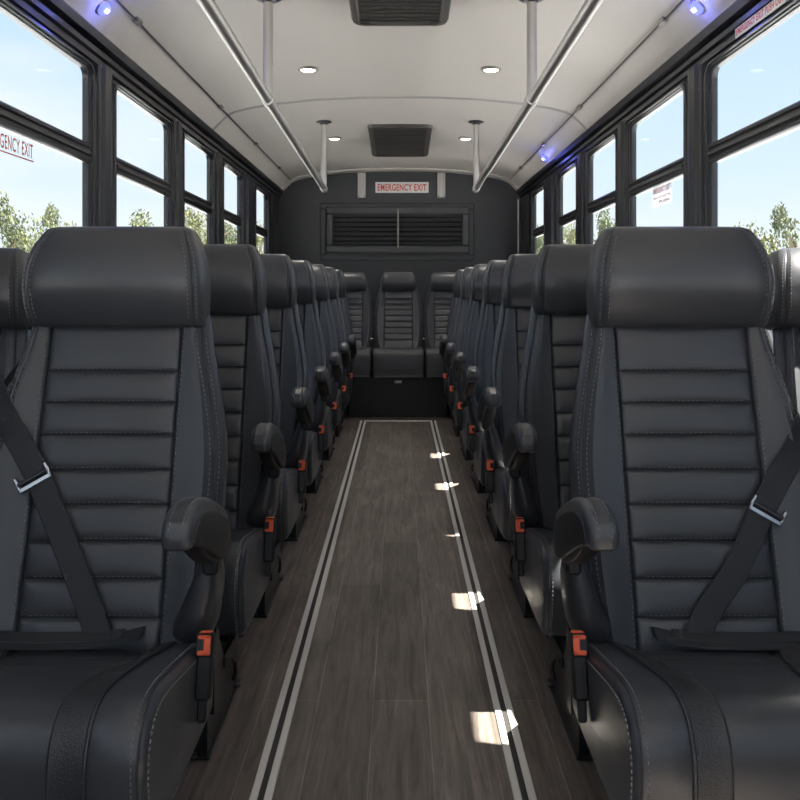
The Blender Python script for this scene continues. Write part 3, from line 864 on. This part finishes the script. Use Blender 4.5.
# ------------------------------------------------------------------ ceiling fittings
def CH(x, y): return EYE + ceil_h(x) + dip(y)
for (ya, yb, da, db, lab) in ((2.72, 3.62, .030, .085, 'nearer dark brown roof vent, cut by the top of the picture'), (6.16, 7.08, .020, .090, 'farther dark brown roof vent, close to the rear wall')):
    t = empty('ceiling_vent', (0, (ya+yb)/2, CH(0, (ya+yb)/2)), lab, 'vent', 'roof vents')
    y0, y1 = ya - t.location.y, yb - t.location.y
    W = .195 if ya < 4 else .225
    def cz(y): return CH(0, y + t.location.y) - t.location.z
    mb = MB()
    lo = lambda y: cz(y) - lerp(da, db, (y - y0)/(y1 - y0))
    def rect(w, a, b, dz, r=.05):
        return [(x, y, lo(y) + dz) for x, y in [(px, py) for px, py in rr2(w, a, b, r)]]
    def rr2(w, a, b, r):
        out = []
        for cx, cy, a0 in ((w-r, b-r, 0), (-w+r, b-r, 90), (-w+r, a+r, 180), (w-r, a+r, 270)):
            for k in range(6):
                an = math.radians(a0 + 18*k); out.append((cx + r*math.cos(an), cy + r*math.sin(an)))
        return out
    top = [(x, y, cz(y) + .0) for x, y in rr2(W + .012, y0 - .012, y1 + .012, .055)]
    mb.loft([top, [(x, y, min(cz(y) - .002, lo(y) + .012)) for x, y in rr2(W + .006, y0 - .006, y1 + .006, .052)], rect(W, y0, y1, 0), rect(W - .022, y0 + .022, y1 - .022, -.004, .04), rect(W - .030, y0 + .030, y1 - .030, .004, .035)], True, True, True)
    mb.build('housing', VENT, t, ang=30)
    n = 22
    for q, (xa, xb) in enumerate(((-W + .034, W - .034),)):
        mb = MB()
        for i in range(n):
            y = lerp(y0 + .05, y1 - .05, i/(n-1))
            mb.box((xa, y - .006, lo(y) - .001), (xb, y + .006, lo(y) + .003))
        mb.build('grille', VENT_DARK, t)
    for s in (-1, 1):
        mb = MB(); mb.bbox((s*(W-.052) - .018, y1 - .060, lo(y1-.04) - .006), (s*(W-.052) + .018, y1 - .026, lo(y1-.04) + .004), .003); mb.build('clip', PLASTIC, t)

DLY = []
for (px, y, where) in ((-.49, 4.58, 'left of the pair nearer the viewer'), (.485, 4.58, 'right of the pair nearer the viewer'), (-.505, 6.62, 'left of the pair beside the farther roof vent'), (.505, 6.62, 'right of the pair beside the farther roof vent')):
    z = CH(px, y)
    t = empty('downlight', (px, y, z), 'small round lit ceiling downlight, ' + where, 'ceiling light', 'ceiling downlights')
    mb = MB(); mb.lathe([(.040, .004), (.054, .004), (.055, -.004), (.050, -.010), (.041, -.011), (.038, -.006), (.038, .002)], (0, 0, 0), 'z', 32); mb.build('bezel', LAMP_RING, t)
    mb = MB(); mb.lathe([(0, .002), (.038, .002), (.038, -.008), (.030, -.012), (0, -.014)], (0, 0, 0), 'z', 28); mb.build('lens', LAMP, t)
    ld = bpy.data.lights.new('downlight_bulb', 'SPOT'); ld.energy = 7; ld.color = (1, .93, .84); ld.spot_size = 2.4; ld.spot_blend = .6; ld.shadow_soft_size = .03
    lo_ = bpy.data.objects.new('bulb', ld); C.objects.link(lo_); lo_.parent = t; lo_.location = (0, 0, -.03)

for (x, y, lab) in ((-1.100, 3.18, 'glowing blue round lamp on the left cove'), (1.100, 3.17, 'nearer glowing blue round lamp on the right cove'), (1.115, 6.60, 'small farther glowing blue lamp on the right cove')):
    z = CH(x, y)
    t = empty('blue_lamp', (x, y, z), lab, 'lamp', 'blue cove lamps')
    sx = 1 if x > 0 else -1
    n = Vector((-sx*.70, -.12, -.70)).normalized(); t.rotation_euler = n.to_track_quat('Z', 'Y').to_euler()
    mb = MB(); mb.lathe([(.026, -.002), (.034, -.002), (.034, .005), (.029, .009), (.026, .008)], (0, 0, 0), 'z', 24); mb.build('bezel', STEEL, t)
    mb = MB(); mb.lathe([(0, -.001), (.028, -.001), (.0275, .010), (.023, .019), (.014, .0245), (0, .026)], (0, 0, 0), 'z', 24); mb.build('lens', BLUE, t)
    mb = MB(); mb.bbox((-.012, -.008, .018), (.012, .008, .028), .002); mb.build('led', BLUE_CORE, t)
    ld = bpy.data.lights.new('blue_glow', 'POINT'); ld.energy = .3; ld.color = (.15, .18, 1); ld.shadow_soft_size = .02
    lo_ = bpy.data.objects.new('glow', ld); C.objects.link(lo_); lo_.parent = t; lo_.location = (0, 0, .05)

# grab rails
for sx, side in ((-1, 'left'), (1, 'right')):
    X = sx*.53
    def rz(y): return EYE + .748 - .027*(y - 3.46)
    t = empty('grab_rail', (X, 3.5, rz(3.5)), 'long brushed steel overhead grab rail on the %s of the aisle' % side, 'grab rail', 'overhead grab rails')
    O = t.location.copy()
    mb = MB(); mb.tube([(0, y - O.y, rz(y) - O.z) for y in (1.3, 2.5, 3.46, 4.8, 6.02)], .021, 20); mb.build('rail', STEEL, t)
    mb = MB(); mb.lathe([(0, -.006), (.020, -.006), (.0245, -.002), (.0245, .010), (.0215, .014)], (0, 6.02 - O.y, rz(6.02) - O.z), 'y', 20); mb.build('end_cap', STEEL, t)
    for y in (3.46, 5.97):
        zt = CH(X, y) - O.z; zb = rz(y) - O.z
        mb = MB(); mb.tube([(0, y - O.y, zb), (0, y - O.y, zt)], .0205, 20); st_ = mb.build('stanchion', STEEL, t)
        mb = MB(); mb.lathe([(0, 0), (.054, 0), (.054, -.006), (.048, -.011), (.030, -.014), (.0235, -.024), (.0, -.024)], (0, y - O.y, zt), 'z', 28); mb.build('flange', BOLT, st_)
        mb = MB(); mb.lathe([(.020, -.032), (.0262, -.030), (.0262, .030), (.020, .032)], (0, y - O.y, zb), 'y', 20); mb.build('collar', STEEL, st_)

# pull cord along each cove
for sx, side in ((-1, 'left'), (1, 'right')):
    X = sx*1.052
    t = empty('pull_cord', (X, 4.5, CH(X, 4.5)), 'thin dark pull cord in clips along the %s cove' % side, 'pull cord', 'pull cords')
    O = t.location.copy()
    mb = MB(); mb.tube([(0, y - O.y, CH(X, y) - .012 - O.z) for y in (1.4, 3, 5, 7, 8.3)], .0042, 8); mb.build('cord', BOLT, t)
    for y in (3.45, 5.05, 6.3, 7.5):
        mb = MB(); z = CH(X, y) - O.z
        mb.bbox((-.012, y - O.y - .03, z - .020), (.012, y - O.y + .03, z + .0), .003); mb.build('clip', LAMP_RING, t)

# ------------------------------------------------------------------ stickers
def sticker(name, x, y0, y1, z0, z1, txt, lab, th=.05, sx=-1, rows=None):
    """label lying in the (y, z) plane, readable from inside"""
    t = empty(name, (x, (y0+y1)/2, (z0+z1)/2), lab, 'sticker')
    w, h = y1 - y0, z1 - z0
    return t, w, h
# left first window, lower sash
XG = XW - .006
t, w, h = sticker('exit_sticker', -(XG - .0015), 2.46, 2.80, 1.352, 1.412, '', 'red EMERGENCY EXIT lettering stuck on the glass of the nearest left window')
mb = MB(); mb.box((-.0008, -.170, -.034), (-.0002, .170, .032)); mb.build('clear_film', FILM, t)
o = text_mesh('EMERGENCY EXIT', 'lettering', SIGN_RED, .325, .044, t, .012)
o.matrix_local = Matrix(((0, 0, 1, .0004), (1, 0, 0, 0), (0, 1, 0, .004), (0, 0, 0, 1)))
mb = MB(); mb.box((0, -.168, -.030), (.0004, .168, -.026)); mb.build('underline', SIGN_RED, t)
# right, red and white strip on the black header over the nearest window
t, w, h = sticker('warning_sticker', 1.1755, 2.44, 3.0, 0, 0, '', 'red and white printed strip on the black header over the nearest right window')
t.location = (1.172, 2.72, EYE + .875 + .004)
mb = MB(); mb.bbox((-.003, -.28, -.017), (.003, .28, .017), .0008); mb.build('strip', SIGN_WHITE, t)
o = text_mesh('EMERGENCY EXIT PUSH OUT AT BOTTOM', 'lettering', SIGN_RED, .54, .024, t, .03)
o.matrix_local = Matrix(((0, 0, -1, -.0034), (-1, 0, 0, 0), (0, 1, 0, .002), (0, 0, 0, 1)))
# right second window, lower sash
t = empty('window_sticker', (XG - .0015, 3.92, 1.366), 'small faded red notice on the glass of the second right window', 'sticker')
mb = MB(); mb.box((.0002, -.145, -.048), (.0008, .145, .050)); mb.build('clear_film', FILM, t)
for k, (w_, h_, y_, z_) in enumerate(((.255, .030, 0, .026), (.25, .012, 0, -.008), (.15, .014, -.04, -.030))):
    o = text_mesh(('EMERGENCY EXIT', 'PUSH OUT AT BOTTOM', 'PUSH')[k], 'lettering', SIGN_RED, w_, h_, t, .03)
    o.matrix_local = Matrix(((0, 0, -1, -.0006), (-1, 0, 0, y_), (0, 1, 0, z_), (0, 0, 0, 1)))

# ------------------------------------------------------------------ outside
GZ = -.9
mb = MB(); mb.add([(-90, -60, GZ), (90, -60, GZ), (90, 150, GZ), (-90, 150, GZ)], [(0,1,2,3)]); structure(mb.build('ground', GROUND))
def crown_mesh(seed, leafmat, n=2600, wide=1.0, loose=.5):
    rnd = random.Random(seed); mb = MB(); blobs = []
    for k in range(11):
        a = rnd.uniform(0, 2*PI); r = rnd.uniform(0, 1)**.5*.95*wide
        z = rnd.uniform(-.75, .95); sh = (1 - .55*max(0, z))
        blobs.append((r*math.cos(a)*sh, r*math.sin(a)*sh, z, rnd.uniform(.28, .52)))
    for i in range(n):
        bx, by, bz, br = rnd.choice(blobs)
        d = Vector((rnd.gauss(0, 1), rnd.gauss(0, 1), rnd.gauss(0, 1))).normalized()*br*rnd.uniform(.45, 1.08)
        p = Vector((bx, by, bz)) + d
        s = rnd.uniform(.035, .075)
        a = Vector((rnd.gauss(0, 1), rnd.gauss(0, 1), rnd.gauss(0, 1))).normalized(); b = a.orthogonal().normalized(); c = a.cross(b)
        mb.add([p - b*s, p + c*s*.5, p + b*s, p - c*s*.5], [(0,1,2,3)])
    me = mb.mesh('foliage', leafmat, recalc=False); return me
crowns = [crown_mesh(3, LEAF_A), crown_mesh(5, LEAF_B), crown_mesh(9, LEAF_A, 1500, 1.1)]
def trunk_mesh(seed):
    rnd = random.Random(seed); mb = MB()
    mb.tube([(0, 0, 0), (.02, .01, .35), (.05, -.02, .7), (.03, .02, 1.0)], [.055, .042, .032, .015], 8)
    for k in range(6):
        a = rnd.uniform(0, 2*PI); z = rnd.uniform(.45, .85); r = rnd.uniform(.22, .42)
        mb.tube([(.03, 0, z), (.03 + r*.5*math.cos(a), r*.5*math.sin(a), z + .12), (.03 + r*math.cos(a), r*math.sin(a), z + .28)], [.02, .014, .006], 6)
    return mb.mesh('trunk', BARK)
trunks = [trunk_mesh(1), trunk_mesh(2)]
trees = []
def tree(px, lat, top_py, width_px, kind, label):
    """a tree whose axis is seen at column px, lat metres out to the side"""
    z = lat*F/abs(px - 400); x = (px - 400)*z/F
    top = EYE + (286 - top_py)*z/F
    hgt = top - GZ; wd = width_px*z/F
    t = empty('tree', (x, z, GZ), label, 'tree', 'trees outside the windows')
    tr = link('trunk', trunks[kind % 2], t); tr.scale = (hgt*.9, hgt*.9, hgt*.75)
    cr = link('foliage', crowns[kind], t); cr.scale = (wd/2/1.2, wd/2/1.2, hgt*.36); cr.location = (0, 0, hgt*.62)
    cr.rotation_euler = (0, 0, random.uniform(0, 6))
tree(8, 13, 205, 60, 0, 'pale green tree low at the edge of the nearest left window')
tree(42, 15, 204, 64, 2, 'thin airy tree showing above the front left headrest, nearest left window')
tree(66, 11, 232, 50, 1, 'low yellow green bush outside the nearest left window')
tree(142, 15, 218, 70, 0, 'tree line low outside the second left window')
tree(196, 15, 208, 46, 1, 'yellow green tree outside the third left window')
tree(228, 15, 222, 40, 0, 'green tree outside the fourth left window')
tree(258, 15, 228, 36, 1, 'green tree outside the rearmost left window')
tree(792, 13, 205, 70, 2, 'airy tree at the right picture edge, outside the nearest right window')
tree(752, 9, 234, 80, 1, 'low green bush outside the nearest right window, beside an airy tree')
tree(664, 15, 238, 60, 0, 'low tree line outside the second right window')
tree(606, 15, 214, 46, 0, 'tree outside the third right window')
tree(570, 15, 226, 40, 1, 'yellow green tree outside the fourth right window')
tree(539, 15, 230, 34, 0, 'tree outside the rearmost right window')

# ------------------------------------------------------------------ light
w = bpy.data.worlds.new('sky'); S.world = w; w.use_nodes = True; nt = w.node_tree; N = nt.nodes; LK = nt.links
bg = N['Background']; tc = N.new('ShaderNodeTexCoord')
sep = N.new('ShaderNodeSeparateXYZ'); LK.new(tc.outputs['Generated'], sep.inputs[0])
gr = N.new('ShaderNodeValToRGB'); e = gr.color_ramp.elements
e[0].position = 0.0; e[0].color = (.86, .89, .92, 1); e[1].position = .45; e[1].color = (.40, .61, .90, 1)
e2 = gr.color_ramp.elements.new(.12); e2.color = (.68, .80, .93, 1)
LK.new(sep.outputs['Z'], gr.inputs['Fac'])
mp = N.new('ShaderNodeMapping'); mp.inputs['Scale'].default_value = (1.3, 1.0, 4.2); mp.inputs['Location'].default_value = (.4, .2, .1); LK.new(tc.outputs['Generated'], mp.inputs[0])
ns = N.new('ShaderNodeTexNoise'); ns.inputs['Scale'].default_value = 1.7; ns.inputs['Detail'].default_value = 6; ns.inputs['Roughness'].default_value = .5; LK.new(mp.outputs[0], ns.inputs['Vector'])
cr = N.new('ShaderNodeMapRange'); cr.inputs['From Min'].default_value = .42; cr.inputs['From Max'].default_value = .66; cr.inputs['To Max'].default_value = .85; LK.new(ns.outputs['Fac'], cr.inputs['Value'])
mx = N.new('ShaderNodeMix'); mx.data_type = 'RGBA'; LK.new(cr.outputs[0], mx.inputs['Factor']); LK.new(gr.outputs[0], mx.inputs['A']); mx.inputs['B'].default_value = (.86, .88, .92, 1)
LK.new(mx.outputs['Result'], bg.inputs['Color']); bg.inputs['Strength'].default_value = .76

sl = bpy.data.lights.new('sun', 'SUN'); sl.energy = 22; sl.angle = math.radians(.6); sl.color = (1, .92, .82)
so = bpy.data.objects.new('sun', sl); C.objects.link(so)
E = math.radians(59.6); A = math.radians(0)
d = Vector((-math.cos(E)*math.cos(A), math.cos(E)*math.sin(A), -math.sin(E)))
so.rotation_euler = d.to_track_quat('-Z', 'Y').to_euler(); so.location = (20, 5, 30)

cd = bpy.data.cameras.new('camera'); cam = bpy.data.objects.new('camera', cd); C.objects.link(cam)
cam.location = (0, 0, EYE); cam.rotation_euler = (PI/2, 0, 0)
cd.sensor_width = 36; cd.lens = F/800*36; cd.shift_y = -(400 - 286)/800; cd.clip_start = .02; cd.clip_end = 500
S.camera = cam
S.view_settings.view_transform = 'Standard'; S.view_settings.look = 'None'; S.view_settings.gamma = 1; S.view_settings.exposure = 0.72
S.view_settings.use_curve_mapping = False
